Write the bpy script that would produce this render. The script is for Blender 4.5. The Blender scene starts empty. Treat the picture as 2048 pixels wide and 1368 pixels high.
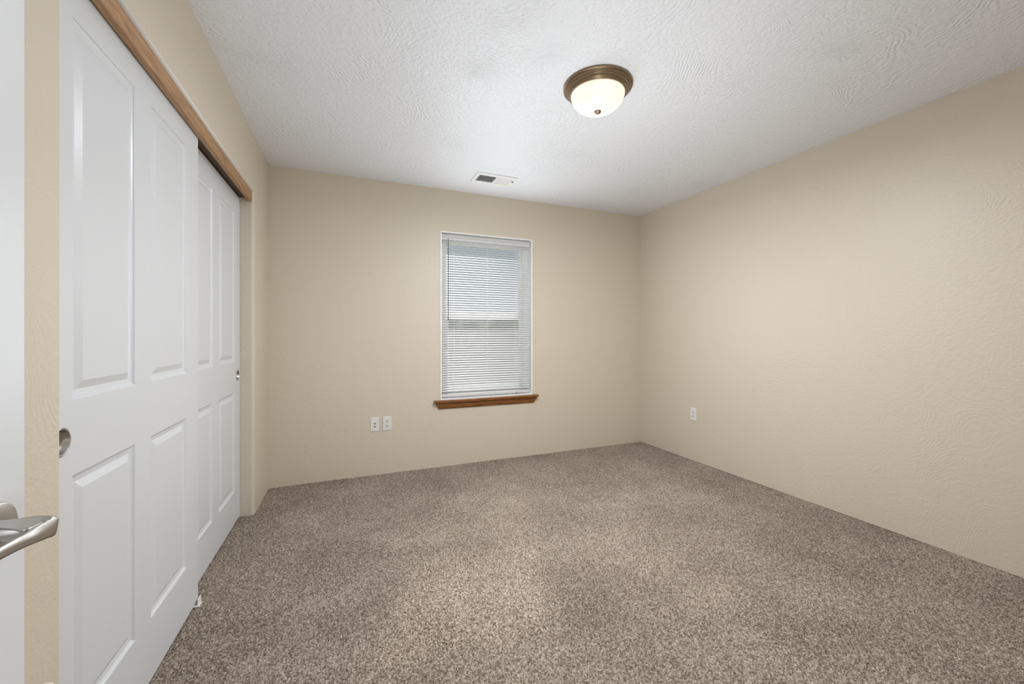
import bpy, bmesh, math, random
from mathutils import Vector, Matrix
random.seed(7)
sc = bpy.context.scene
C = sc.collection
R = math.radians

# ------------------------------------------------------------------ camera, world, lights, exposure
YAW, CAM_H, FPX = 22.45, 1.16, 812.0
cam = bpy.data.cameras.new('camera')
cam.sensor_width = 36.0
cam.lens = FPX * 36.0 / 2048.0
cam.shift_y = -15.0 / 2048.0
cam.clip_start = 0.02
cam_o = bpy.data.objects.new('camera', cam)
C.objects.link(cam_o)
cam_o.location = (0, 0, CAM_H)
cam_o.rotation_euler = (R(90), 0, R(-YAW))
sc.camera = cam_o

sc.view_settings.view_transform = 'Standard'
sc.view_settings.look = 'None'
sc.view_settings.gamma = 1.0
sc.view_settings.exposure = 0.0
sc.view_settings.use_curve_mapping = False

world = bpy.data.worlds.new('overcast_sky')
sc.world = world
world.use_nodes = True
wn = world.node_tree
wn.nodes['Background'].inputs['Color'].default_value = (0.80, 0.90, 1.0, 1)
wn.nodes['Background'].inputs['Strength'].default_value = 0.42

def add_light(name, kind, loc, rot, energy, color, **kw):
    l = bpy.data.lights.new(name, kind)
    l.energy = energy
    l.color = color
    for k, v in kw.items():
        setattr(l, k, v)
    o = bpy.data.objects.new(name, l)
    C.objects.link(o)
    o.location = loc
    o.rotation_euler = rot
    return o

# hazy sun on the fence side of the garden
add_light('sun', 'SUN', (0, 8, 6), (R(50), 0, R(160)), 4.5, (1, .96, .90), angle=R(3))
# lit hallway behind the doorway the photograph is taken from
add_light('hallway_light', 'AREA', (-0.18, -0.50, 1.15), (R(120), 0, R(-42)), 17.0, (.90, .955, 1.0),
          shape='RECTANGLE', size=0.3, size_y=1.3)
# daylight arriving through the window
for _z in (.93, 1.36, 1.79):
    add_light('window_daylight', 'AREA', (1.226, 3.45, _z), (R(-104), 0, 0), 3.3, (.90, .95, 1.0),
              shape='RECTANGLE', size=0.80, size_y=.42)

# ------------------------------------------------------------------ materials
def new_mat(name):
    m = bpy.data.materials.new(name)
    m.use_nodes = True
    nt = m.node_tree
    return m, nt, nt.nodes['Principled BSDF']

def simple(name, col, rough=.5, metal=0., emis=None, es=0., spec=.5, var=0.0, vscale=8):
    m, nt, b = new_mat(name)
    b.inputs['Base Color'].default_value = (*col, 1)
    b.inputs['Roughness'].default_value = rough
    b.inputs['Metallic'].default_value = metal
    b.inputs['Specular IOR Level'].default_value = spec
    if emis:
        b.inputs['Emission Color'].default_value = (*emis, 1)
        b.inputs['Emission Strength'].default_value = es
    if var > 0:
        n = nt.nodes.new('ShaderNodeTexNoise')
        n.inputs['Scale'].default_value = vscale
        tc = nt.nodes.new('ShaderNodeTexCoord')
        nt.links.new(tc.outputs['Object'], n.inputs['Vector'])
        r = nt.nodes.new('ShaderNodeMapRange')
        r.inputs['To Min'].default_value = max(0, rough - var)
        r.inputs['To Max'].default_value = rough + var
        nt.links.new(n.outputs['Fac'], r.inputs['Value'])
        nt.links.new(r.outputs['Result'], b.inputs['Roughness'])
    return m

def N(nt, t, **kw):
    n = nt.nodes.new(t)
    for k, v in kw.items():
        if hasattr(n, k):
            setattr(n, k, v)
        else:
            n.inputs[k].default_value = v
    return n

def math_node(nt, op, a, b=None):
    n = nt.nodes.new('ShaderNodeMath')
    n.operation = op
    for i, v in enumerate((a, b)):
        if v is None:
            continue
        if isinstance(v, (int, float)):
            n.inputs[i].default_value = v
        else:
            nt.links.new(v, n.inputs[i])
    return n.outputs[0]

def textured_paint(name, col, rough, ripple, grain, spec=.5, rscale=2.2, freq=60.0, gscale=55.0):
    """hand-trowelled paint: fingerprint-like ripples in patches over fine orange peel"""
    m, nt, b = new_mat(name)
    L = nt.links.new
    tc = N(nt, 'ShaderNodeTexCoord')
    p = tc.outputs['Object']
    n1 = N(nt, 'ShaderNodeTexNoise', Scale=rscale, Detail=1.5, Roughness=.45)
    L(p, n1.inputs['Vector'])
    n1b = N(nt, 'ShaderNodeTexNoise', Scale=rscale * 14, Detail=2.0, Roughness=.6)
    L(p, n1b.inputs['Vector'])
    s = math_node(nt, 'ADD', math_node(nt, 'MULTIPLY', n1.outputs['Fac'], freq * 6.283),
                  math_node(nt, 'MULTIPLY', n1b.outputs['Fac'], 9.0))
    rip = math_node(nt, 'SINE', s)
    mk = N(nt, 'ShaderNodeTexNoise', Scale=1.9, Detail=2.0, Roughness=.55)
    mp = N(nt, 'ShaderNodeMapping')
    mp.inputs['Location'].default_value = (3.1, 7.7, 1.3)
    L(p, mp.inputs['Vector'])
    L(mp.outputs[0], mk.inputs['Vector'])
    mr = N(nt, 'ShaderNodeMapRange')
    mr.inputs['From Min'].default_value = .44
    mr.inputs['From Max'].default_value = .62
    L(mk.outputs['Fac'], mr.inputs['Value'])
    ripm = math_node(nt, 'MULTIPLY', math_node(nt, 'MULTIPLY', rip, mr.outputs['Result']), ripple)
    g = N(nt, 'ShaderNodeTexNoise', Scale=gscale, Detail=2.5, Roughness=.6)
    L(p, g.inputs['Vector'])
    g2 = N(nt, 'ShaderNodeMapRange')
    g2.inputs['From Min'].default_value = .42
    g2.inputs['From Max'].default_value = .62
    L(g.outputs['Fac'], g2.inputs['Value'])
    gm = math_node(nt, 'MULTIPLY', g2.outputs['Result'], grain)
    h = math_node(nt, 'ADD', ripm, gm)
    bp = N(nt, 'ShaderNodeBump')
    bp.inputs['Strength'].default_value = 1.0
    bp.inputs['Distance'].default_value = 0.001
    L(h, bp.inputs['Height'])
    L(bp.outputs[0], b.inputs['Normal'])
    b.inputs['Base Color'].default_value = (*col, 1)
    b.inputs['Roughness'].default_value = rough
    b.inputs['Specular IOR Level'].default_value = spec
    return m

M_WALL = textured_paint('beige_wall_paint', (.67, .594, .484), .42, .22, .38)
M_CEIL = textured_paint('white_ceiling_paint', (.85, .88, .925), .42, .85, 1.5, freq=46, rscale=2.0, gscale=48)
M_WHITE = simple('white_door_paint', (.69, .71, .735), .33, var=.04)
M_VINYL = simple('white_vinyl', (.93, .935, .94), .35)
M_CAULK = simple('white_caulk', (.80, .79, .77), .5)
M_PLATE = simple('white_plastic', (.80, .77, .745), .35)
M_DARK = simple('dark_slot', (.02, .02, .02), .7)
M_METAL_WHITE = simple('white_enamel', (.85, .85, .84), .4)
M_NICKEL = simple('satin_nickel', (.50, .485, .46), .30, 1.0, var=.05, vscale=60)
M_BRONZE = simple('brushed_bronze', (.25, .18, .11), .34, .85, var=.05, vscale=40)
M_SLAT = simple('white_blind_slat', (.94, .945, .945), .4)
_nt = M_SLAT.node_tree
_tl = _nt.nodes.new('ShaderNodeBsdfTranslucent')
_tl.inputs[0].default_value = (.9, .9, .9, 1)
_mx = _nt.nodes.new('ShaderNodeMixShader')
_mx.inputs[0].default_value = .42
_nt.links.new(_nt.nodes['Principled BSDF'].outputs[0], _mx.inputs[1])
_nt.links.new(_tl.outputs[0], _mx.inputs[2])
_nt.links.new(_mx.outputs[0], _nt.nodes['Material Output'].inputs['Surface'])
M_CORD = simple('white_cord', (.85, .85, .83), .8)
M_WAND = simple('grey_tinted_wand', (.10, .11, .10), .25)
M_TRACK = simple('dark_closet_track', (.10, .056, .026), .6)
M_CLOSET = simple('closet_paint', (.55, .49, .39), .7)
M_CREAM = simple('cream_rubber', (.74, .68, .58), .6)

def wood(name, c1, c2, scale=(1, 1, 1), rough=.4):
    m, nt, b = new_mat(name)
    L = nt.links.new
    tc = N(nt, 'ShaderNodeTexCoord')
    mp = N(nt, 'ShaderNodeMapping')
    mp.inputs['Scale'].default_value = scale
    L(tc.outputs['Object'], mp.inputs['Vector'])
    n = N(nt, 'ShaderNodeTexNoise', Scale=9.0, Detail=6.0, Roughness=.62, Distortion=.6)
    L(mp.outputs[0], n.inputs['Vector'])
    cr = N(nt, 'ShaderNodeValToRGB')
    cr.color_ramp.elements[0].position = .34
    cr.color_ramp.elements[0].color = (*c1, 1)
    cr.color_ramp.elements[1].position = .62
    cr.color_ramp.elements[1].color = (*c2, 1)
    L(n.outputs['Fac'], cr.inputs['Fac'])
    L(cr.outputs[0], b.inputs['Base Color'])
    b.inputs['Roughness'].default_value = rough
    bp = N(nt, 'ShaderNodeBump')
    bp.inputs['Strength'].default_value = .15
    bp.inputs['Distance'].default_value = .001
    L(n.outputs['Fac'], bp.inputs['Height'])
    L(bp.outputs[0], b.inputs['Normal'])
    return m

M_FASCIA = wood('honey_oak_fascia', (.27, .135, .052), (.48, .27, .125), (22, .8, 9))
M_SILL = wood('stained_pine_sill', (.10, .032, .006), (.30, .115, .022), (1.2, 20, 14), .35)

def carpet_mat():
    """mixed-colour yarn: every tuft has its own shade, flecked along the strand"""
    m, nt, b = new_mat('brown_frieze_carpet')
    L = nt.links.new
    tc = N(nt, 'ShaderNodeTexCoord')
    p = tc.outputs['Object']
    at = nt.nodes.new('ShaderNodeAttribute')
    at.attribute_name = 'tuft'
    n = N(nt, 'ShaderNodeTexNoise', Scale=245.0, Detail=1.5, Roughness=.6)
    L(p, n.inputs['Vector'])
    big = N(nt, 'ShaderNodeTexNoise', Scale=2.4, Detail=3.0, Roughness=.6)
    L(p, big.inputs['Vector'])
    s = math_node(nt, 'ADD', math_node(nt, 'MULTIPLY', at.outputs['Fac'], .34), math_node(nt, 'MULTIPLY', n.outputs['Fac'], 1.12))
    s = math_node(nt, 'ADD', s, math_node(nt, 'MULTIPLY', big.outputs['Fac'], .30))
    mr = N(nt, 'ShaderNodeMapRange')
    mr.inputs['From Min'].default_value = .49
    mr.inputs['From Max'].default_value = 1.26
    L(s, mr.inputs['Value'])
    cr = N(nt, 'ShaderNodeValToRGB')
    e = cr.color_ramp.elements
    e[0].position = 0
    e[0].color = (.045, .029, .019, 1)
    e[1].position = 1
    e[1].color = (.64, .55, .465, 1)
    x = e.new(.40)
    x.color = (.205, .158, .121, 1)
    x = e.new(.70)
    x.color = (.40, .33, .27, 1)
    L(mr.outputs[0], cr.inputs['Fac'])
    L(cr.outputs[0], b.inputs['Base Color'])
    b.inputs['Roughness'].default_value = .95
    b.inputs['Specular IOR Level'].default_value = .1
    b.inputs['Sheen Weight'].default_value = .2
    b.inputs['Sheen Roughness'].default_value = .5
    return m
M_CARPET = carpet_mat()

def glass_mat(name, tint, amount):
    m, nt, b = new_mat(name)
    L = nt.links.new
    nt.nodes.remove(b)
    out = nt.nodes['Material Output']
    tr = N(nt, 'ShaderNodeBsdfTransparent')
    tr.inputs[0].default_value = (*tint, 1)
    gl = N(nt, 'ShaderNodeBsdfGlossy')
    gl.inputs['Roughness'].default_value = .35
    mx = N(nt, 'ShaderNodeMixShader')
    mx.inputs[0].default_value = amount
    L(tr.outputs[0], mx.inputs[1])
    L(gl.outputs[0], mx.inputs[2])
    L(mx.outputs[0], out.inputs['Surface'])
    return m
M_GLASS = glass_mat('clear_glass', (.96, .98, .97), .03)

def screen_mat():
    m, nt, b = new_mat('grey_insect_screen')
    L = nt.links.new
    out = nt.nodes['Material Output']
    b.inputs['Base Color'].default_value = (.62, .61, .60, 1)
    tr = N(nt, 'ShaderNodeBsdfTransparent')
    mx = N(nt, 'ShaderNodeMixShader')
    mx.inputs[0].default_value = .35
    L(tr.outputs[0], mx.inputs[1])
    L(b.outputs[0], mx.inputs[2])
    L(mx.outputs[0], out.inputs['Surface'])
    return m
M_SCREEN = screen_mat()

def bowl_mat():
    m, nt, b = new_mat('lit_alabaster_glass')
    L = nt.links.new
    tc = N(nt, 'ShaderNodeTexCoord')
    n = N(nt, 'ShaderNodeTexNoise', Scale=7.0, Detail=3.0, Distortion=1.5)
    L(tc.outputs['Object'], n.inputs['Vector'])
    cr = N(nt, 'ShaderNodeValToRGB')
    cr.color_ramp.elements[0].position = .35
    cr.color_ramp.elements[0].color = (1.0, .88, .66, 1)
    cr.color_ramp.elements[1].position = .6
    cr.color_ramp.elements[1].color = (1.0, .97, .88, 1)
    L(n.outputs['Fac'], cr.inputs['Fac'])
    b.inputs['Base Color'].default_value = (.30, .29, .26, 1)
    b.inputs['Roughness'].default_value = .25
    L(cr.outputs[0], b.inputs['Emission Color'])
    b.inputs['Emission Strength'].default_value = 0.86
    return m
M_BOWL = bowl_mat()

def noisy(name, c1, c2, scale, rough=.9):
    m, nt, b = new_mat(name)
    L = nt.links.new
    tc = N(nt, 'ShaderNodeTexCoord')
    n = N(nt, 'ShaderNodeTexNoise', Scale=scale, Detail=5.0, Roughness=.65)
    L(tc.outputs['Object'], n.inputs['Vector'])
    cr = N(nt, 'ShaderNodeValToRGB')
    cr.color_ramp.elements[0].position = .35
    cr.color_ramp.elements[0].color = (*c1, 1)
    cr.color_ramp.elements[1].position = .65
    cr.color_ramp.elements[1].color = (*c2, 1)
    L(n.outputs['Fac'], cr.inputs['Fac'])
    L(cr.outputs[0], b.inputs['Base Color'])
    b.inputs['Roughness'].default_value = rough
    b.inputs['Specular IOR Level'].default_value = .05
    return m
M_FENCE = noisy('weathered_fence_wood', (.50, .455, .44), (.74, .68, .66), 3.0)
M_LEAF = noisy('green_leaves', (.05, .18, .03), (.22, .46, .08), 2.5)
M_BARK = simple('bark', (.12, .09, .06), .9)
M_LAWN = noisy('dry_lawn', (.30, .29, .22), (.55, .52, .44), 2.0)

# ------------------------------------------------------------------ mesh helpers
def link_mesh(name, bm, mat, parent=None, smooth=False, normals=True):
    if normals:
        bmesh.ops.recalc_face_normals(bm, faces=bm.faces[:])
    if smooth:
        for e in bm.edges:
            if len(e.link_faces) == 2 and e.calc_face_angle(0) > R(32):
                e.smooth = False
    me = bpy.data.meshes.new(name)
    bm.to_mesh(me)
    bm.free()
    if smooth:
        for p in me.polygons:
            p.use_smooth = True
    o = bpy.data.objects.new(name, me)
    me.materials.append(mat)
    C.objects.link(o)
    if parent:
        o.parent = parent
    return o

def add_box(bm, x0, x1, y0, y1, z0, z1, T=None):
    vs = [bm.verts.new((x, y, z)) for x in (x0, x1) for y in (y0, y1) for z in (z0, z1)]
    for f in ((0, 1, 3, 2), (4, 6, 7, 5), (0, 4, 5, 1), (2, 3, 7, 6), (0, 2, 6, 4), (1, 5, 7, 3)):
        bm.faces.new([vs[i] for i in f])
    if T:
        for v in vs:
            v.co = T(v.co)
    return vs

def bevel_all(bm, w, seg=2):
    bmesh.ops.recalc_face_normals(bm, faces=bm.faces[:])
    bmesh.ops.bevel(bm, geom=bm.edges[:], offset=w, segments=seg, profile=.6, affect='EDGES')

def box_obj(name, dims, mat, parent=None, bevel=0, T=None, seg=2):
    bm = bmesh.new()
    add_box(bm, *dims)
    if bevel:
        bevel_all(bm, bevel, seg)
    if T:
        for v in bm.verts:
            v.co = T(v.co)
    return link_mesh(name, bm, mat, parent)

def lathe(bm, prof, center, axis='Z', seg=48, cap0=True, cap1=True):
    """prof: list of (radius, height) ; height runs along axis"""
    rings = []
    for r, h in prof:
        ring = []
        for i in range(seg):
            a = 2 * math.pi * i / seg
            c, s = r * math.cos(a), r * math.sin(a)
            p = {'Z': (c, s, h), 'X': (h, c, s), 'Y': (c, h, s)}[axis]
            ring.append(bm.verts.new(Vector(center) + Vector(p)))
        rings.append(ring)
    for a, b in zip(rings[:-1], rings[1:]):
        for i in range(seg):
            j = (i + 1) % seg
            bm.faces.new((a[i], a[j], b[j], b[i]))
    if cap0:
        bm.faces.new(rings[0])
    if cap1:
        bm.faces.new(rings[-1][::-1])

def thing(name, loc, label, cat, group=None):
    o = bpy.data.objects.new(name, None)
    C.objects.link(o)
    o.location = loc
    o.empty_display_size = .05
    tag(o, label, cat, group)
    return o

def tag(o, label, cat, group=None, kind=None):
    o['label'] = label
    o['category'] = cat
    if group:
        o['group'] = group
    if kind:
        o['kind'] = kind

def struct(o, label, cat):
    tag(o, label, cat, None, 'structure')
    return o

# ------------------------------------------------------------------ room dimensions
YB, ZC, YN = 3.537, 2.44, -0.04
P0 = Vector((-.526, YB, 0))
U = Vector((-.0165, -1, 0)).normalized()
Nn = Vector((-1, .0165, 0)).normalized()
def LW(c):
    """left-wall frame: (u along wall towards the camera, d into the closet, z)"""
    return P0 + U * c[0] + Nn * c[1] + Vector((0, 0, c[2]))
def xr(y):
    return 2.964 + (YB - y) * .009
def xl(y):
    return -.526 - (YB - y) * .0165
U0, U1, ZT = .494, 2.3465, 2.072       # closet opening
UE = 3.62

# floor and ceiling
def carpet_floor():
    """slab plus a dense sheet of individual yarn tufts over the part of the floor in view"""
    import numpy as np
    rng = np.random.default_rng(11)
    x0, x1, y0, y1, st, cell = -.68, 3.05, .55, 3.545, .0021, .0060
    nx, ny = int((x1 - x0) / st), int((y1 - y0) / st)
    gx = np.linspace(x0, x1, nx, dtype=np.float32)
    gy = np.linspace(y0, y1, ny, dtype=np.float32)
    X, Y = np.meshgrid(gx, gy)
    cx, cy = int((x1 - x0) / cell) + 4, int((y1 - y0) / cell) + 4
    jx = rng.random((cy, cx), dtype=np.float32)
    jy = rng.random((cy, cx), dtype=np.float32)
    ch = rng.random((cy, cx), dtype=np.float32)
    cc = rng.random((cy, cx), dtype=np.float32)
    U_, V_ = (X - x0) / cell + 1, (Y - y0) / cell + 1
    I, J = np.floor(U_).astype(np.int32), np.floor(V_).astype(np.int32)
    best = np.full(X.shape, -9, np.float32)
    col = np.zeros(X.shape, np.float32)
    for di in (-1, 0, 1):
        for dj in (-1, 0, 1):
            a, b = J + dj, I + di
            d2 = (b + jx[a, b] - U_) ** 2 + (a + jy[a, b] - V_) ** 2
            h = 1 - d2 * 2.6 + ch[a, b] * .95
            m = h > best
            best = np.where(m, h, best)
            col = np.where(m, cc[a, b], col)
    Z = np.clip(best, -.8, 1.8) * .0036 - .0062
    Z = Z + rng.normal(0, .00035, Z.shape).astype(np.float32)
    # low swells left by feet and the vacuum cleaner
    Z = Z + (.0012 * np.sin(X * 5.1 + 1.7 * np.sin(Y * 2.3)) * np.sin(Y * 4.2 + 1.1 * np.sin(X * 3.1))).astype(np.float32)
    co = np.empty((nx * ny + 8, 3), np.float32)
    co[:nx * ny, 0] = X.ravel() + rng.normal(0, .0004, nx * ny)
    co[:nx * ny, 1] = Y.ravel() + rng.normal(0, .0004, nx * ny)
    co[:nx * ny, 2] = Z.ravel()
    bx0, bx1, by0, by1 = xl(YN) - .16, xr(YN) + .12, YN - .12, YB
    co[nx * ny:] = [(bx0, by0, -.1), (bx1, by0, -.1), (bx1, by1, -.1), (bx0, by1, -.1),
                    (bx0, by0, -.012), (bx1, by0, -.012), (bx1, by1, -.012), (bx0, by1, -.012)]
    k = np.arange(nx * ny, dtype=np.int32).reshape(ny, nx)
    q = np.stack([k[:-1, :-1], k[:-1, 1:], k[1:, 1:], k[1:, :-1]], -1).reshape(-1, 4)
    n = nx * ny
    q = np.concatenate([q, np.array([(0, 3, 2, 1), (4, 5, 6, 7), (0, 1, 5, 4), (1, 2, 6, 5), (2, 3, 7, 6), (3, 0, 4, 7)], np.int32) + n])
    me = bpy.data.meshes.new('floor')
    me.vertices.add(len(co))
    me.vertices.foreach_set('co', co.ravel())
    me.loops.add(q.size)
    me.loops.foreach_set('vertex_index', q.ravel().astype(np.int32))
    me.polygons.add(len(q))
    me.polygons.foreach_set('loop_start', np.arange(0, q.size, 4, dtype=np.int32))
    me.polygons.foreach_set('use_smooth', np.ones(len(q), dtype=bool))
    me.update(calc_edges=True)
    at = me.attributes.new('tuft', 'FLOAT', 'POINT')
    at.data.foreach_set('value', np.concatenate([col.ravel(), np.full(8, .5, np.float32)]))
    me.materials.append(M_CARPET)
    o = bpy.data.objects.new('floor', me)
    C.objects.link(o)
    return o
floor = carpet_floor()
struct(floor, 'brown speckled frieze carpet covering the bedroom floor', 'floor')
bm = bmesh.new()
add_box(bm, xl(YN) - .16, xr(YN) + .12, YN - .12, YB + .16, ZC, ZC + .10)
struct(link_mesh('ceiling', bm, M_CEIL), 'white hand-textured ceiling with a dome light and a vent', 'ceiling')

# right wall
bm = bmesh.new()
vs = add_box(bm, 0, 1, 0, 1, 0, ZC)
def TR(c):
    y = YN - .12 + c[1] * (YB + .16 - YN + .12)
    return Vector((xr(y) + c[0] * .12, y, c[2]))
for v in vs:
    v.co = TR(v.co)
struct(link_mesh('wall_right', bm, M_WALL), 'long plain beige textured wall on the right', 'wall')

# back wall with window opening
WX0, WX1, WZ0, WZ1 = .782, 1.670, .585, 2.069
bm = bmesh.new()
def wall_with_hole(bm, a0, a1, z0, z1, h0, h1, k0, k1, mk):
    """mk(a, depthflag, z)"""
    o = [(a0, z0), (a1, z0), (a1, z1), (a0, z1)]
    i = [(h0, k0), (h1, k0), (h1, k1), (h0, k1)]
    for f in (0, 1):
        O = [bm.verts.new(mk(a, f, z)) for a, z in o]
        I = [bm.verts.new(mk(a, f, z)) for a, z in i]
        for q in range(4):
            w = (q + 1) % 4
            bm.faces.new((O[q], O[w], I[w], I[q]))
        if f == 0:
            O0, I0 = O, I
    for q in range(4):
        w = (q + 1) % 4
        bm.faces.new((O0[q], O0[w], O[w], O[q]))
        bm.faces.new((I0[q], I0[w], I[w], I[q]))
wall_with_hole(bm, xl(YB) - .2, xr(YB) + .12, -.1, ZC, WX0, WX1, WZ0, WZ1,
               lambda a, f, z: (a, YB + .16 * f, z))
struct(link_mesh('wall_back', bm, M_WALL), 'beige textured back wall with one window', 'wall')

# left wall with bullnosed closet opening
bm = bmesh.new()
RB, SEG = .020, 8
def u_path(o, d, zlo=0.0):
    return [bm.verts.new(LW((U0 - o, d, zlo))), bm.verts.new(LW((U0 - o, d, ZT + o))),
            bm.verts.new(LW((U1 + o, d, ZT + o))), bm.verts.new(LW((U1 + o, d, zlo)))]
paths = []
for k in range(SEG + 1):
    ph = k / SEG * math.pi / 2
    paths.append(u_path(RB * (1 - math.sin(ph)), RB * (1 - math.cos(ph))))
paths.append(u_path(0, .14))
sm_faces = []
for a, b in zip(paths[:-1], paths[1:]):
    for i in range(3):
        _f = bm.faces.new((a[i], a[i + 1], b[i + 1], b[i]))
        if b is not paths[-1]:
            sm_faces.append(_f)
A = paths[0]
o = [bm.verts.new(LW((0, 0, 0))), bm.verts.new(LW((0, 0, ZC))), bm.verts.new(LW((UE, 0, ZC))), bm.verts.new(LW((UE, 0, 0)))]
bm.faces.new((o[0], o[1], A[1], A[0]))
bm.faces.new((o[1], o[2], A[2], A[1]))
bm.faces.new((o[2], o[3], A[3], A[2]))
B = paths[-1]
q = [bm.verts.new(LW((0, .14, 0))), bm.verts.new(LW((0, .14, ZC))), bm.verts.new(LW((UE, .14, ZC))), bm.verts.new(LW((UE, .14, 0)))]
bm.faces.new((q[0], B[0], B[1], q[1]))
bm.faces.new((q[1], B[1], B[2], q[2]))
bm.faces.new((q[2], B[2], B[3], q[3]))
bm.faces.new((o[1], q[1], q[2], o[2]))
bm.faces.new((o[0], A[0], *[p[0] for p in paths[1:]], q[0]))
bm.faces.new((o[3], q[3], *[p[3] for p in paths[::-1]]))
bm.faces.new((o[0], q[0], q[1], o[1]))
bm.faces.new((o[3], o[2], q[2], q[3]))
bmesh.ops.recalc_face_normals(bm, faces=bm.faces[:])
for f in sm_faces:
    f.smooth = True
for a, b in zip(paths[:-1], paths[1:]):          # mitred corners stay sharp
    for i in (1, 2):
        e = bm.edges.get((a[i], b[i]))
        if e:
            e.smooth = False
struct(link_mesh('wall_left', bm, M_WALL), 'beige wall on the left around the sliding closet doors', 'wall')

# closet interior
bm = bmesh.new()
add_box(bm, U0 - .3, U1 + .3, .141, .75, 0, ZC)
bmesh.ops.delete(bm, geom=[f for f in bm.faces if abs(f.calc_center_median().y - .141) < 1e-4], context='FACES')
add_box(bm, U0 - .32, U1 + .32, .75, .80, 0, ZC)
for v in bm.verts:
    v.co = LW(v.co)
struct(link_mesh('wall_closet', bm, M_CLOSET, normals=False), 'inside walls of the closet behind the sliding doors', 'wall')
bm = bmesh.new()
add_box(bm, U0 - .3, U1 + .3, .16, .80, -.1, 0)
for v in bm.verts:
    v.co = LW(v.co)
struct(link_mesh('floor_closet', bm, M_CARPET), 'carpet continuing into the closet', 'floor')

# near wall with the doorway the camera looks through, and the hall behind
bm = bmesh.new()
DX0, DX1, DZ = -.415, .40, 2.04
wall_with_hole(bm, xl(YN) - .16, xr(YN) + .12, 0, ZC, DX0, DX1, .0005, DZ,
               lambda a, f, z: (a, YN - .12 * f, z))
struct(link_mesh('wall_near', bm, M_WALL), 'beige wall behind the viewer with the bedroom doorway', 'wall')
bm = bmesh.new()
hy0, hy1 = YN - .12, YN - 1.3
for dims in ((-1.0, 1.0, hy1 - .1, hy1, 0, ZC), (-1.1, -1.0, hy1 - .1, hy0, 0, ZC), (1.0, 1.1, hy1 - .1, hy0, 0, ZC)):
    add_box(bm, *dims)
struct(link_mesh('wall_hall', bm, M_WALL), 'beige walls of the hall behind the doorway', 'wall')
bm = bmesh.new()
add_box(bm, -1.1, 1.1, hy1 - .1, hy0, ZC, ZC + .1)
struct(link_mesh('ceiling_hall', bm, M_CEIL), 'white ceiling of the hall', 'ceiling')
bm = bmesh.new()
add_box(bm, -1.1, 1.1, hy1 - .1, hy0, -.1, 0)
struct(link_mesh('floor_hall', bm, M_CARPET), 'carpet of the hall', 'floor')

# ------------------------------------------------------------------ panelled doors
def door_slab(name, w, z0, z1, panels, thick, back, T, mat=M_WHITE):
    """front face at d=0, panels: list of (a0,a1,z0,z1); profile rings sink and rise"""
    bm = bmesh.new()
    xs = sorted({0.0, w} | {p[0] for p in panels} | {p[1] for p in panels})
    zs = sorted({z0, z1} | {p[2] for p in panels} | {p[3] for p in panels})
    grid = {(i, j): bm.verts.new((x, 0, z)) for i, x in enumerate(xs) for j, z in enumerate(zs)}
    for i in range(len(xs) - 1):
        for j in range(len(zs) - 1):
            cx, cz = (xs[i] + xs[i + 1]) / 2, (zs[j] + zs[j + 1]) / 2
            if any(p[0] < cx < p[1] and p[2] < cz < p[3] for p in panels):
                continue
            bm.faces.new((grid[i, j], grid[i + 1, j], grid[i + 1, j + 1], grid[i, j + 1]))
    prof = [(0, 0), (.003, .0012), (.006, .0045), (.011, .0075), (.019, .0085), (.0225, .0092), (.025, .0085), (.040, .0028), (.043, .0016), (.047, .0016)]
    for a0, a1, b0, b1 in panels:
        prev = None
        for off, dep in prof:
            r = [bm.verts.new((x, dep, z)) for x, z in ((a0 + off, b0 + off), (a1 - off, b0 + off), (a1 - off, b1 - off), (a0 + off, b1 - off))]
            if prev:
                for q in range(4):
                    bm.faces.new((prev[q], prev[(q + 1) % 4], r[(q + 1) % 4], r[q]))
            prev = r
        bm.faces.new(prev)
    # edges and back
    bk = [bm.verts.new(v) for v in ((0, thick, z0), (w, thick, z0), (w, thick, z1), (0, thick, z1))]
    bm.faces.new(bk[::-1])
    bottom = [grid[i, 0] for i in range(len(xs))]
    top = [grid[i, len(zs) - 1] for i in range(len(xs))]
    left = [grid[0, j] for j in range(len(zs))]
    right = [grid[len(xs) - 1, j] for j in range(len(zs))]
    bm.faces.new([*bottom[::-1], bk[0], bk[1]])
    bm.faces.new([*top, bk[2], bk[3]])
    bm.faces.new([*left, bk[3], bk[0]])
    bm.faces.new([*right[::-1], bk[1], bk[2]])
    bmesh.ops.remove_doubles(bm, verts=bm.verts[:], dist=1e-6)
    for v in bm.verts:
        v.co = T(v.co)
    return link_mesh(name, bm, mat)

def finger_pull(parent, uc, d, zc):
    bm = bmesh.new()
    prof = [(.0335, -.0002), (.0335, -.0022), (.0315, -.0034), (.0290, -.0030), (.0275, -.0010),
            (.0265, .0060), (.0235, .0105), (.010, .0118), (.004, .0118)]
    seg = 40
    rings = []
    for r, h in prof:
        rings.append([bm.verts.new((uc + r * math.cos(2 * math.pi * i / seg), d + h * .85, zc + r * math.sin(2 * math.pi * i / seg))) for i in range(seg)])
    for a, b in zip(rings[:-1], rings[1:]):
        for i in range(seg):
            bm.faces.new((a[i], a[(i + 1) % seg], b[(i + 1) % seg], b[i]))
    bm.faces.new(rings[-1])
    for v in bm.verts:
        v.co = LW(v.co)
    return link_mesh('finger_pull', bm, M_NICKEL, parent, smooth=True)

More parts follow.
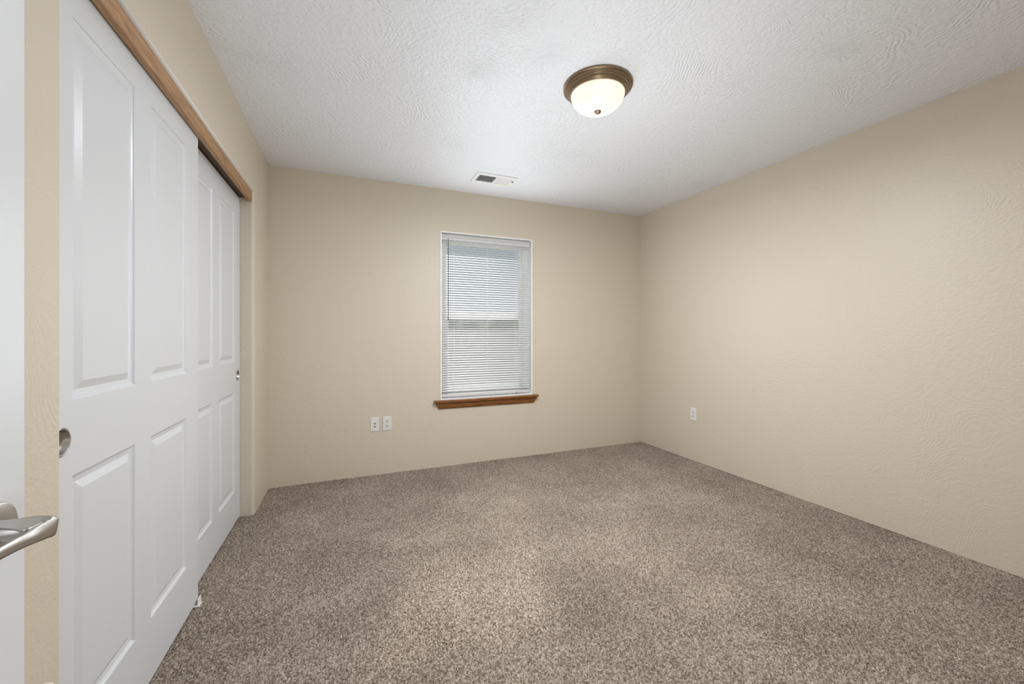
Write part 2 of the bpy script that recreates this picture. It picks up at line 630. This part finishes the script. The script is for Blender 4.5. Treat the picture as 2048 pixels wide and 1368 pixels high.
def cut_hole(door, uc, d, zc, r=.030, depth=.013):
    """bore the pocket for the finger pull (boolean, applied)"""
    bm = bmesh.new()
    seg = 40
    a = [bm.verts.new(LW((uc + r * math.cos(2 * math.pi * i / seg), d - .01, zc + r * math.sin(2 * math.pi * i / seg)))) for i in range(seg)]
    b = [bm.verts.new(LW((uc + r * math.cos(2 * math.pi * i / seg), d + depth, zc + r * math.sin(2 * math.pi * i / seg)))) for i in range(seg)]
    bm.faces.new(a[::-1])
    bm.faces.new(b)
    for i in range(seg):
        bm.faces.new((a[i], a[(i + 1) % seg], b[(i + 1) % seg], b[i]))
    c = link_mesh('cutter', bm, M_WHITE)
    md = door.modifiers.new('bore', 'BOOLEAN')
    md.operation = 'DIFFERENCE'
    md.solver = 'EXACT'
    md.object = c
    dg = bpy.context.evaluated_depsgraph_get()
    me = bpy.data.meshes.new_from_object(door.evaluated_get(dg))
    door.modifiers.clear()
    door.data = me
    bpy.data.objects.remove(c, do_unlink=True)

DN, DF = .038, .078
def TD(u0, d0):
    return lambda c: LW((u0 + c[0], d0 + c[1], c[2]))
# near closet door: u 1.388 .. 2.344
u0 = 1.388
door1 = door_slab('door_1', 2.343 - u0, .012, 2.022,
                  [(1.517 - u0, 1.831 - u0, .215, .823), (1.517 - u0, 1.831 - u0, 1.003, 1.927),
                   (1.935 - u0, 2.239 - u0, .215, .823), (1.935 - u0, 2.239 - u0, 1.003, 1.927)], .034, True, TD(u0, DN))
cut_hole(door1, 2.281, DN, .912)
struct(door1, 'nearer white four-panel sliding closet door, overlapping the other one', 'door')
finger_pull(door1, 2.281, DN, .912)
u0 = .497
door2 = door_slab('door_2', .95, .012, 2.022,
                  [(.625 - u0, .932 - u0, .205, .811), (.625 - u0, .932 - u0, .993, 1.908),
                   (1.041 - u0, 1.348 - u0, .205, .811), (1.041 - u0, 1.348 - u0, .993, 1.908)], .034, True, TD(u0, DF))
cut_hole(door2, .556, DF, .908)
struct(door2, 'farther white four-panel sliding closet door, partly behind the nearer one', 'door')
finger_pull(door2, .556, DF, .908)

# wooden fascia that hides the sliding track
bm = bmesh.new()
add_box(bm, U0 + .001, U1 - .001, .012, .034, 2.010, 2.0715)
bevel_all(bm, .003, 3)
for v in bm.verts:
    v.co = LW(v.co)
trim1 = link_mesh('trim_1', bm, M_FASCIA)
struct(trim1, 'honey-brown wooden fascia board across the top of the closet opening', 'trim')
box_obj('track', (U0 + .002, U1 - .002, .0345, .125, 2.032, 2.0712), M_TRACK, trim1, T=LW)
bm = bmesh.new()
prev = None
for k in range(3, 9):
    ph = k / 8 * math.pi / 2
    r2 = RB + .0006
    zz = ZT + RB - r2 * math.sin(ph)
    dd = RB - r2 * math.cos(ph)
    ln = [bm.verts.new(LW((u, dd, zz))) for u in (U0 + .002, U1 - .002)]
    if prev:
        bm.faces.new((prev[0], prev[1], ln[1], ln[0]))
    prev = ln
o = link_mesh('caulk_bead', bm, M_CAULK, trim1, smooth=True)
sd = o.modifiers.new('s', 'SOLIDIFY')
sd.thickness = .0004

# floor guide
g = thing('door_guide', LW((1.372, .05, 0)), 'small white plastic floor guide at the corner of the nearer closet door', 'door guide')
def TG(c):
    return LW((1.372 + c[0], c[1], c[2])) - g.location
box_obj('base', (.024, .060, .020, .120, .0, .003), M_PLATE, g, .001, TG)
box_obj('fin', (.011, .050, .0270, .0315, .0, .026), M_PLATE, g, .0012, TG)
box_obj('fin', (.011, .050, .0728, .0772, .0, .026), M_PLATE, g, .0012, TG)

# small cream bumper on the strip of wall beside the open door
bm = bmesh.new()
lathe(bm, [(.014, 0), (.014, .004), (.006, .008), (.006, .045), (.0105, .046), (.012, .052), (.0105, .060), (.005, .064)], (0, 0, 0), 'X', 24)
for v in bm.verts:
    v.co = Vector((v.co.x, v.co.y, v.co.z))
ds = link_mesh('door_stop', bm, M_CREAM, smooth=True)
ds.location = LW((2.508, 0, .498))
tag(ds, 'small cream rubber-tipped door stop on the wall beside the open door', 'door stop')

# ------------------------------------------------------------------ open room door at the left edge
FX = -.382
bm = bmesh.new()
add_box(bm, FX - .035, FX, -.035, .7265, .012, 2.03)
bevel_all(bm, .0015, 2)
door3 = link_mesh('door_3', bm, M_WHITE)
struct(door3, 'white bedroom door standing open at the left edge of the view', 'door')
LY, LZ = .668, .930
bm = bmesh.new()
lathe(bm, [(.0325, 0), (.0325, .0065), (.0315, .0080), (.0295, .0086), (.015, .0090)], (FX, LY, LZ), 'X', 48)
handle = link_mesh('door_handle', bm, M_NICKEL, door3, smooth=True)
tagp = handle
tagp['label'] = 'satin nickel lever handle'
bm = bmesh.new()
lathe(bm, [(.0125, .009), (.0125, .030), (.0118, .032), (.0118, .034), (.0122, .036), (.0122, .044), (.010, .046)], (FX, LY - .003, LZ), 'X', 32)
link_mesh('neck', bm, M_NICKEL, handle, smooth=True)
# lever: a wing-shaped shell, swept from its blunt end towards the hinge
bm = bmesh.new()
def lerp(a, b, t):
    return a + (b - a) * t
def cr(pts, t):
    n = len(pts) - 1
    x = t * n
    i = min(int(x), n - 1)
    f = x - i
    P = [Vector(pts[max(0, min(n, i + q))]) for q in (-1, 0, 1, 2)]
    return .5 * ((2 * P[1]) + (-P[0] + P[2]) * f + (2 * P[0] - 5 * P[1] + 4 * P[2] - P[3]) * f * f + (-P[0] + 3 * P[1] - 3 * P[2] + P[3]) * f ** 3)
# arm: a thin top plate from over the neck out to the blunt tip
back = [(-.3200, .6560, .9440), (-.3260, .6540, .9462), (-.3340, .6520, .9478), (-.3460, .6495, .9482), (-.3600, .6490, .9480)]
edge = [(-.3200, .6560, .9440), (-.3208, .6400, .9445), (-.3222, .6180, .9455), (-.3330, .6190, .9475), (-.3490, .6280, .9480), (-.3600, .6330, .9480)]
# blade: the broad band sweeping back towards the hinge
ridge = [(-.3200, .6560, .9440), (-.3205, .6400, .9445), (-.3215, .6250, .9440), (-.3225, .6020, .9438), (-.3260, .5780, .9425), (-.3300, .5550, .9415)]
front = [(-.3190, .6625, .9340), (-.3185, .6560, .9215), (-.3190, .6400, .9235), (-.3200, .6120, .9285), (-.3240, .5900, .9295), (-.3290, .5550, .9300)]
K = 30
for A_, B_, nb, bul in ((back, edge, 8, 0), (ridge, front, 7, .0022)):
    rows = []
    for k in range(K + 1):
        t = k / K
        a_, b_ = cr(A_, t), cr(B_, t)
        row = []
        for q in range(nb):
            p = a_.lerp(b_, q / (nb - 1))
            p.x += math.sin(q / (nb - 1) * math.pi) * bul
            row.append(bm.verts.new(p))
        rows.append(row)
    for a, b in zip(rows[:-1], rows[1:]):
        for i in range(len(a) - 1):
            bm.faces.new((a[i], b[i], b[i + 1], a[i + 1]))
bmesh.ops.remove_doubles(bm, verts=bm.verts[:], dist=4e-4)
lev = link_mesh('lever', bm, M_NICKEL, handle, smooth=True)
sd = lev.modifiers.new('s', 'SOLIDIFY')
sd.thickness = .0028
sd.offset = -1

# ------------------------------------------------------------------ window
win = thing('window_1', (0, 0, 0), 'white vinyl single-hung window in the back wall behind a blind', 'window')
win['kind'] = 'structure'
def rect_ring(bm, x0, x1, z0, z1, w, y0, y1, wt=None, wb=None):
    wt = w if wt is None else wt
    wb = w if wb is None else wb
    mk = lambda a, f, z: (a, (y0, y1)[f], z)
    wall_with_hole(bm, x0, x1, z0, z1, x0 + w, x1 - w, z0 + wb, z1 - wt, mk)
bm = bmesh.new()
rect_ring(bm, WX0 - .001, WX1 + .001, WZ0 - .001, WZ1 + .001, .010, YB - .005, YB + .095)
link_mesh('jamb_liner', bm, M_VINYL, win)
bm = bmesh.new()
rect_ring(bm, WX0, WX1, WZ0, WZ1, .060, YB + .090, YB + .150, wt=.055, wb=.06)
link_mesh('frame', bm, M_VINYL, win)
bm = bmesh.new()
rect_ring(bm, WX0 + .060, WX1 - .060, 1.30, WZ1 - .055, .030, YB + .118, YB + .145, wt=.03, wb=.035)
us = link_mesh('sash', bm, M_VINYL, win)
bm = bmesh.new()
rect_ring(bm, WX0 + .060, WX1 - .060, WZ0 + .06, 1.365, .034, YB + .098, YB + .117, wt=.055, wb=.035)
ls = link_mesh('sash', bm, M_VINYL, win)
box_obj('pane', (WX0 + .089, WX1 - .089, YB + .130, YB + .133, 1.334, WZ1 - .084), M_GLASS, us)
box_obj('pane', (WX0 + .093, WX1 - .093, YB + .106, YB + .109, WZ0 + .094, 1.311), M_GLASS, ls)
box_obj('insect_screen', (WX0 + .061, WX1 - .061, YB + .1462, YB + .1468, WZ0 + .061, 1.33), M_SCREEN, win)

# sill
bm = bmesh.new()
add_box(bm, .722, 1.722, YB - .044, YB - .0005, .563, .5835)
bevel_all(bm, .005, 3)
trim2 = link_mesh('trim_2', bm, M_SILL)
struct(trim2, 'stained brown wooden window stool with moulded apron under the window', 'trim')
bm = bmesh.new()
# apron: moulded profile (depth from wall, z) with mitred-in ends
prof = [(0, .5625), (.030, .5625), (.030, .556), (.024, .551), (.0215, .545), (.0225, .541), (.0195, .538), (.0185, .522), (.013, .510), (.006, .505), (0, .505)]
ends = []
for side in (0, 1):
    ring = []
    for dd, zz in prof:
        k = (.5625 - zz) * .55
        x = (.735 + k) if side == 0 else (1.712 - k)
        ring.append(bm.verts.new((x, YB - .0005 - dd, zz)))
    ends.append(ring)
n = len(prof)
for i in range(n):
    bm.faces.new((ends[0][i], ends[0][(i + 1) % n], ends[1][(i + 1) % n], ends[1][i]))
bm.faces.new(ends[0][::-1])
bm.faces.new(ends[1])
link_mesh('apron', bm, M_SILL, trim2)

# blind
bx0, bx1, by = .796, 1.648, YB + .028
bl = thing('window_blind', (1.22, by, 2.055), 'white mini blind hanging in the window with its slats open', 'blind')
off = Vector(bl.location)
TB = lambda c: Vector(c) - off
box_obj('headrail', (bx0, bx1 + .004, by - .013, by + .013, 2.022, 2.050), simple('grey_headrail', (.60, .60, .59), .45), bl, .0015, TB)
box_obj('top_slat_stack', (bx0, bx1, by - .0135, by + .0125, 2.000, 2.0215), M_SLAT, bl, .0015, TB)
bm = bmesh.new()
tilt = R(-27)
pitch = .02150
zs_ = [1.990 - pitch * i for i in range(63)]
for z in zs_:
    sec = []
    for k in range(7):
        s = -1 + 2 * k / 6
        w = s * .0125
        crn = .0022 * (1 - s * s)
        y = w * math.cos(tilt) - crn * math.sin(tilt) * -1
        zz = -w * math.sin(tilt) + crn * math.cos(tilt)
        sec.append((by + y, z + zz))
    top = [[bm.verts.new(TB((x, y, zz))) for y, zz in sec] for x in (bx0, bx1)]
    bot = [[bm.verts.new(TB((x, y, zz - .0004))) for y, zz in sec] for x in (bx0, bx1)]
    for i in range(6):
        bm.faces.new((top[0][i], top[0][i + 1], top[1][i + 1], top[1][i]))
        bm.faces.new((bot[0][i], bot[1][i], bot[1][i + 1], bot[0][i + 1]))
    for i in (0, 6):
        bm.faces.new((top[0][i], top[1][i], bot[1][i], bot[0][i]))
link_mesh('slats', bm, M_SLAT, bl)
box_obj('bottom_rail', (bx0, bx1 + .004, by - .013, by + .013, .604, .630), simple('grey_bottom_rail', (.66, .65, .65), .45), bl, .003, TB)
for x in (.908, 1.226, 1.512):
    bm = bmesh.new()
    for dy in (-.0145, .0145):
        add_box(bm, x - .0007, x + .0007, by + dy - .0005, by + dy + .0005, .63, 2.0, TB)
    for z in zs_:
        add_box(bm, x - .0005, x + .0005, by - .0140, by + .0140, z - .0078, z - .0070, TB)
    link_mesh('ladder_cord', bm, M_CORD, bl)
for x in (.908, 1.226, 1.512):
    bm = bmesh.new()
    lathe(bm, [(.005, 0), (.005, .003), (.002, .004)], TB((x, by - .0165, .607)), 'Y', 12)
    link_mesh('cord_button', bm, M_PLATE if x < 1.4 else M_WAND, bl)
bm = bmesh.new()
lathe(bm, [(.0038, 1.288), (.0042, 1.30), (.0034, 1.32), (.0030, 1.98), (.0022, 2.012)], TB((.852, by - .022, 0)), 'Z', 8)
link_mesh('tilt_wand', bm, M_WAND, bl)

# ------------------------------------------------------------------ ceiling light
LX, LYc = 1.21, 1.77
lamp = thing('ceiling_light', (LX, LYc, ZC), 'flush-mount dome ceiling light with bronze rim and lit glass bowl', 'ceiling light')
bm = bmesh.new()
lathe(bm, [(.172, 0), (.1755, -.002), (.1765, -.006), (.1755, -.010), (.1720, -.0120), (.1680, -.0115), (.1665, -.0125), (.1655, -.019), (.1620, -.0230),
           (.1590, -.0225), (.1578, -.0240), (.1570, -.030), (.1535, -.0335), (.1505, -.0330), (.1493, -.0345), (.1485, -.041), (.1450, -.0455), (.139, -.046), (.136, -.044), (.130, -.03)],
      (0, 0, 0), 'Z', 96, True, True)
link_mesh('rim', bm, M_BRONZE, lamp, smooth=True)
bm = bmesh.new()
prof = []
for k in range(17):
    a = k / 16 * math.pi / 2
    prof.append((max(.0008, .1365 * math.cos(a) ** .80), -.040 - .088 * math.sin(a)))
prof = [(r, h) for r, h in prof if r > .0009]
lathe(bm, prof, (0, 0, 0), 'Z', 96)
bowl = link_mesh('glass_bowl', bm, M_BOWL, lamp, smooth=True)
bm = bmesh.new()
lathe(bm, [(.008, -.122), (.0165, -.1265), (.0180, -.130), (.0160, -.134), (.009, -.138), (.004, -.1395), (.0015, -.140)], (0, 0, 0), 'Z', 24)
link_mesh('finial', bm, M_BRONZE, lamp, smooth=True)
l1 = add_light('bulb_light', 'AREA', (0, 0, 0), (0, 0, 0), 37.5, (.93, .965, 1.0), shape='DISK', size=.24)
l1.parent = lamp
l1.location = (0, 0, -.150)
l2 = add_light('room_fill', 'POINT', (0, 0, 0), (0, 0, 0), 16.5, (.94, .965, 1.0), shadow_soft_size=.25)  # added unseen fill light in mid-room, brightens ceiling and walls, not a bulb
l2.parent = lamp
l2.location = (0, 0, -.95)

# ------------------------------------------------------------------ ceiling vent
VX0, VX1, VY0, VY1 = .970, 1.312, 3.050, 3.256
vent = thing('ceiling_vent', ((VX0 + VX1) / 2, (VY0 + VY1) / 2, ZC), 'white rectangular louvred air vent in the ceiling above the window', 'vent')
vo = Vector(vent.location)
bm = bmesh.new()
wall_with_hole(bm, VX0, VX1, VY0, VY1, VX0 + .030, VX1 - .030, VY0 + .040, VY1 - .040,
               lambda a, f, z: Vector((a, z, ZC - .0005 - .006 * (1 - f))) - vo)
link_mesh('frame', bm, M_METAL_WHITE, vent)
box_obj('duct', (VX0 + .028, VX1 - .028, VY0 + .036, VY1 - .036, ZC - .0008, ZC - .0002), M_DARK, vent, T=lambda c: Vector(c) - vo)
vx0, vx1 = VX0 + .031, VX1 - .031
xm = vx0 + (vx1 - vx0) * .52
def blades(name, xa, xb, n, ang):
    bm = bmesh.new()
    for i in range(n):
        x = xa + (xb - xa) * (i + .5) / n
        dx, dz = .0046 * math.cos(R(ang)), .0046 * math.sin(R(ang))
        zc = ZC - .0055
        pts = [(x - dx, zc - dz), (x + dx, zc + dz), (x + dx + .0006, zc + dz - .0006), (x - dx + .0006, zc - dz - .0006)]
        a = [bm.verts.new(Vector((px, VY0 + .040, pz)) - vo) for px, pz in pts]
        b = [bm.verts.new(Vector((px, VY1 - .040, pz)) - vo) for px, pz in pts]
        for q in range(4):
            bm.faces.new((a[q], a[(q + 1) % 4], b[(q + 1) % 4], b[q]))
        bm.faces.new(a[::-1])
        bm.faces.new(b)
    return link_mesh(name, bm, M_METAL_WHITE, vent)
blades('louvres', vx0, xm, 10, 82)
blades('louvres', xm, vx1, 10, -30)
bm = bmesh.new()
add_box(bm, xm - .003, xm + .003, VY0 + .038, VY1 - .038, ZC - .008, ZC - .002, lambda c: Vector(c) - vo)
link_mesh('divider', bm, M_METAL_WHITE, vent)
bm = bmesh.new()
lathe(bm, [(.006, -.008), (.006, -.014), (.003, -.016)], Vector((VX1 - .018, VY0 + .075, ZC)) - vo, 'Z', 12)
link_mesh('damper_knob', bm, simple('grey_knob', (.12, .12, .12), .5), vent)

# ------------------------------------------------------------------ wall plates
def make_plate(name, loc, rotz, label, kind):
    """local frame: x right, -y out of the wall, z up"""
    t = thing(name, loc, label, 'outlet' if kind == 'duplex' else 'wall jack')
    t.rotation_euler = (0, 0, rotz)
    bm = bmesh.new()
    add_box(bm, -.035, .035, -.0055, -.0002, -.05725, .05725)
    bmesh.ops.recalc_face_normals(bm, faces=bm.faces[:])
    ed = [e for e in bm.edges if all(v.co.y < -.003 for v in e.verts)]
    bmesh.ops.bevel(bm, geom=ed, offset=.0035, segments=3, profile=.5, affect='EDGES')
    link_mesh('cover_plate', bm, M_PLATE, t)
    def screw(z):
        bm = bmesh.new()
        lathe(bm, [(.0032, -.0050), (.0032, -.0062), (.0022, -.0066)], (0, 0, z), 'Y', 14)
        link_mesh('screw', bm, M_METAL_WHITE, t)
    if kind == 'duplex':
        for zc in (.0195, -.0195):
            bm = bmesh.new()
            ring0, ring1 = [], []
            for i in range(40):
                a = 2 * math.pi * i / 40
                x, z = .0172 * math.cos(a), .0172 * math.sin(a)
                z = max(-.0135, min(.0135, z))
                ring0.append(bm.verts.new((x, -.0052, zc + z)))
                ring1.append(bm.verts.new((x * .97, -.0078, zc + z * .97)))
            for i in range(40):
                bm.faces.new((ring0[i], ring0[(i + 1) % 40], ring1[(i + 1) % 40], ring1[i]))
            bm.faces.new(ring1)
            f = link_mesh('receptacle', bm, simple('receptacle_plastic', (.70, .70, .70), .4), t)
            bm = bmesh.new()
            add_box(bm, -.0075, -.0052, -.0082, -.0070, zc - .002, zc + .0075)
            add_box(bm, .0052, .0075, -.0082, -.0070, zc - .001, zc + .0065)
            lathe(bm, [(.0027, -.0070), (.0027, -.0082)], (0, 0, zc - .0075), 'Y', 12)
            link_mesh('slots', bm, M_DARK, f)
        screw(0)
    else:
        bm = bmesh.new()
        add_box(bm, -.0085, .0085, -.0058, -.0050, -.0010, .0150)
        add_box(bm, -.0055, .0055, -.0061, -.0055, -.0010, .0080)
        j = link_mesh('phone_jack', bm, simple('jack_frame', (.62, .60, .58), .5), t)
        bm = bmesh.new()
        add_box(bm, -.0060, .0060, -.0064, -.0060, .0015, .0085)
        link_mesh('socket', bm, M_DARK, j)
        bm = bmesh.new()
        lathe(bm, [(.0056, -.0050), (.0056, -.0085), (.0045, -.0105)], (.001, 0, -.0175), 'Y', 16)
        k = link_mesh('coaxial_jack', bm, simple('dark_coax', (.10, .09, .08), .4, .6), t)
        screw(.046)
        screw(-.046)
    return t
make_plate('jack_plate', (.233, YB, .417), 0, 'white wall plate with phone and cable jacks, left of the outlet on the back wall', 'jack')
make_plate('power_outlet', (.331, YB, .4165), 0, 'white duplex outlet on the back wall, right beside the cable jack plate', 'duplex')
make_plate('power_outlet', (xr(2.815), 2.815, .427), R(-90), 'white duplex outlet alone on the right wall', 'duplex')

# ------------------------------------------------------------------ outside
bm = bmesh.new()
add_box(bm, -20, 40, YB + .3, 40, -.62, -.52)
struct(link_mesh('lawn', bm, M_LAWN), 'pale dry lawn outside the window', 'ground')
FY = 14.0
fence = thing('wooden_fence', (4.5, FY, -.52), 'weathered grey-brown board fence across the yard outside the window', 'fence')
fo = Vector(fence.location)
bm = bmesh.new()
x = -6.0
while x < 16:
    h = 1.36 + random.uniform(-.015, .015)
    w = .138
    dy = random.uniform(-.006, .006)
    pts = [(x, -.5), (x + w, -.5), (x + w, h - .04), (x + w - .03, h), (x + .03, h), (x, h - .04)]
    a = [bm.verts.new(Vector((px, FY + dy, pz)) - fo) for px, pz in pts]
    b = [bm.verts.new(Vector((px, FY + dy + .018, pz)) - fo) for px, pz in pts]
    n = len(pts)
    for i in range(n):
        bm.faces.new((a[i], a[(i + 1) % n], b[(i + 1) % n], b[i]))
    bm.faces.new(a)
    bm.faces.new(b[::-1])
    x += w + random.choice((.004, .006, .008, .03 if random.random() < .12 else .005))
link_mesh('board_panel', bm, M_FENCE, fence)
for z in (-.25, .40, 1.05):
    box_obj('rail', (-6, 16, FY + .026, FY + .066, z, z + .09), M_FENCE, fence, T=lambda c: Vector(c) - fo)
for i in range(9):
    px = -5.5 + i * 2.4
    box_obj('post', (px, px + .09, FY + .068, FY + .158, -.52, 1.28), M_FENCE, fence, T=lambda c: Vector(c) - fo)

def tree(loc, r, h, label, seed):
    rnd = random.Random(seed)
    t = thing('tree', loc, label, 'tree', 'trees beyond the fence')
    bm = bmesh.new()
    lathe(bm, [(.12, 0), (.09, h * .5), (.04, h * .85)], (0, 0, 0), 'Z', 8)
    link_mesh('trunk', bm, M_BARK, t)
    bm = bmesh.new()
    for _ in range(5200):
        while True:
            p = Vector((rnd.uniform(-1, 1), rnd.uniform(-1, 1), rnd.uniform(-1, 1)))
            if .35 < p.length < 1:
                break
        p = Vector((p.x * r, p.y * r, h * .62 + p.z * h * .40))
        p += Vector((rnd.gauss(0, .08), rnd.gauss(0, .08), rnd.gauss(0, .08)))
        m = Matrix.Rotation(rnd.uniform(0, 6.28), 3, 'Z') @ Matrix.Rotation(rnd.uniform(-1.2, 1.2), 3, 'X')
        s = rnd.uniform(.06, .13)
        q = [(-s, 0, 0), (0, -s * .5, 0), (s, 0, 0), (0, s * .5, s * .2)]
        bm.faces.new([bm.verts.new(p + m @ Vector(v)) for v in q])
    link_mesh('foliage', bm, M_LEAF, t, normals=False)
tree((3.7, 16.0, -.52), .62, 2.35, 'leafy green tree showing above the fence at the left side of the window', 1)
tree((5.6, 18.6, -.52), .55, 2.2, 'lower green tree behind the fence in the middle of the window', 2)
tree((6.4, 16.0, -.52), .80, 2.5, 'leafy green tree showing above the fence at the right side of the window', 3)
tree((2.1, 18.6, -.52), .75, 2.4, 'green tree beyond the fence, leftmost of the trees', 4)
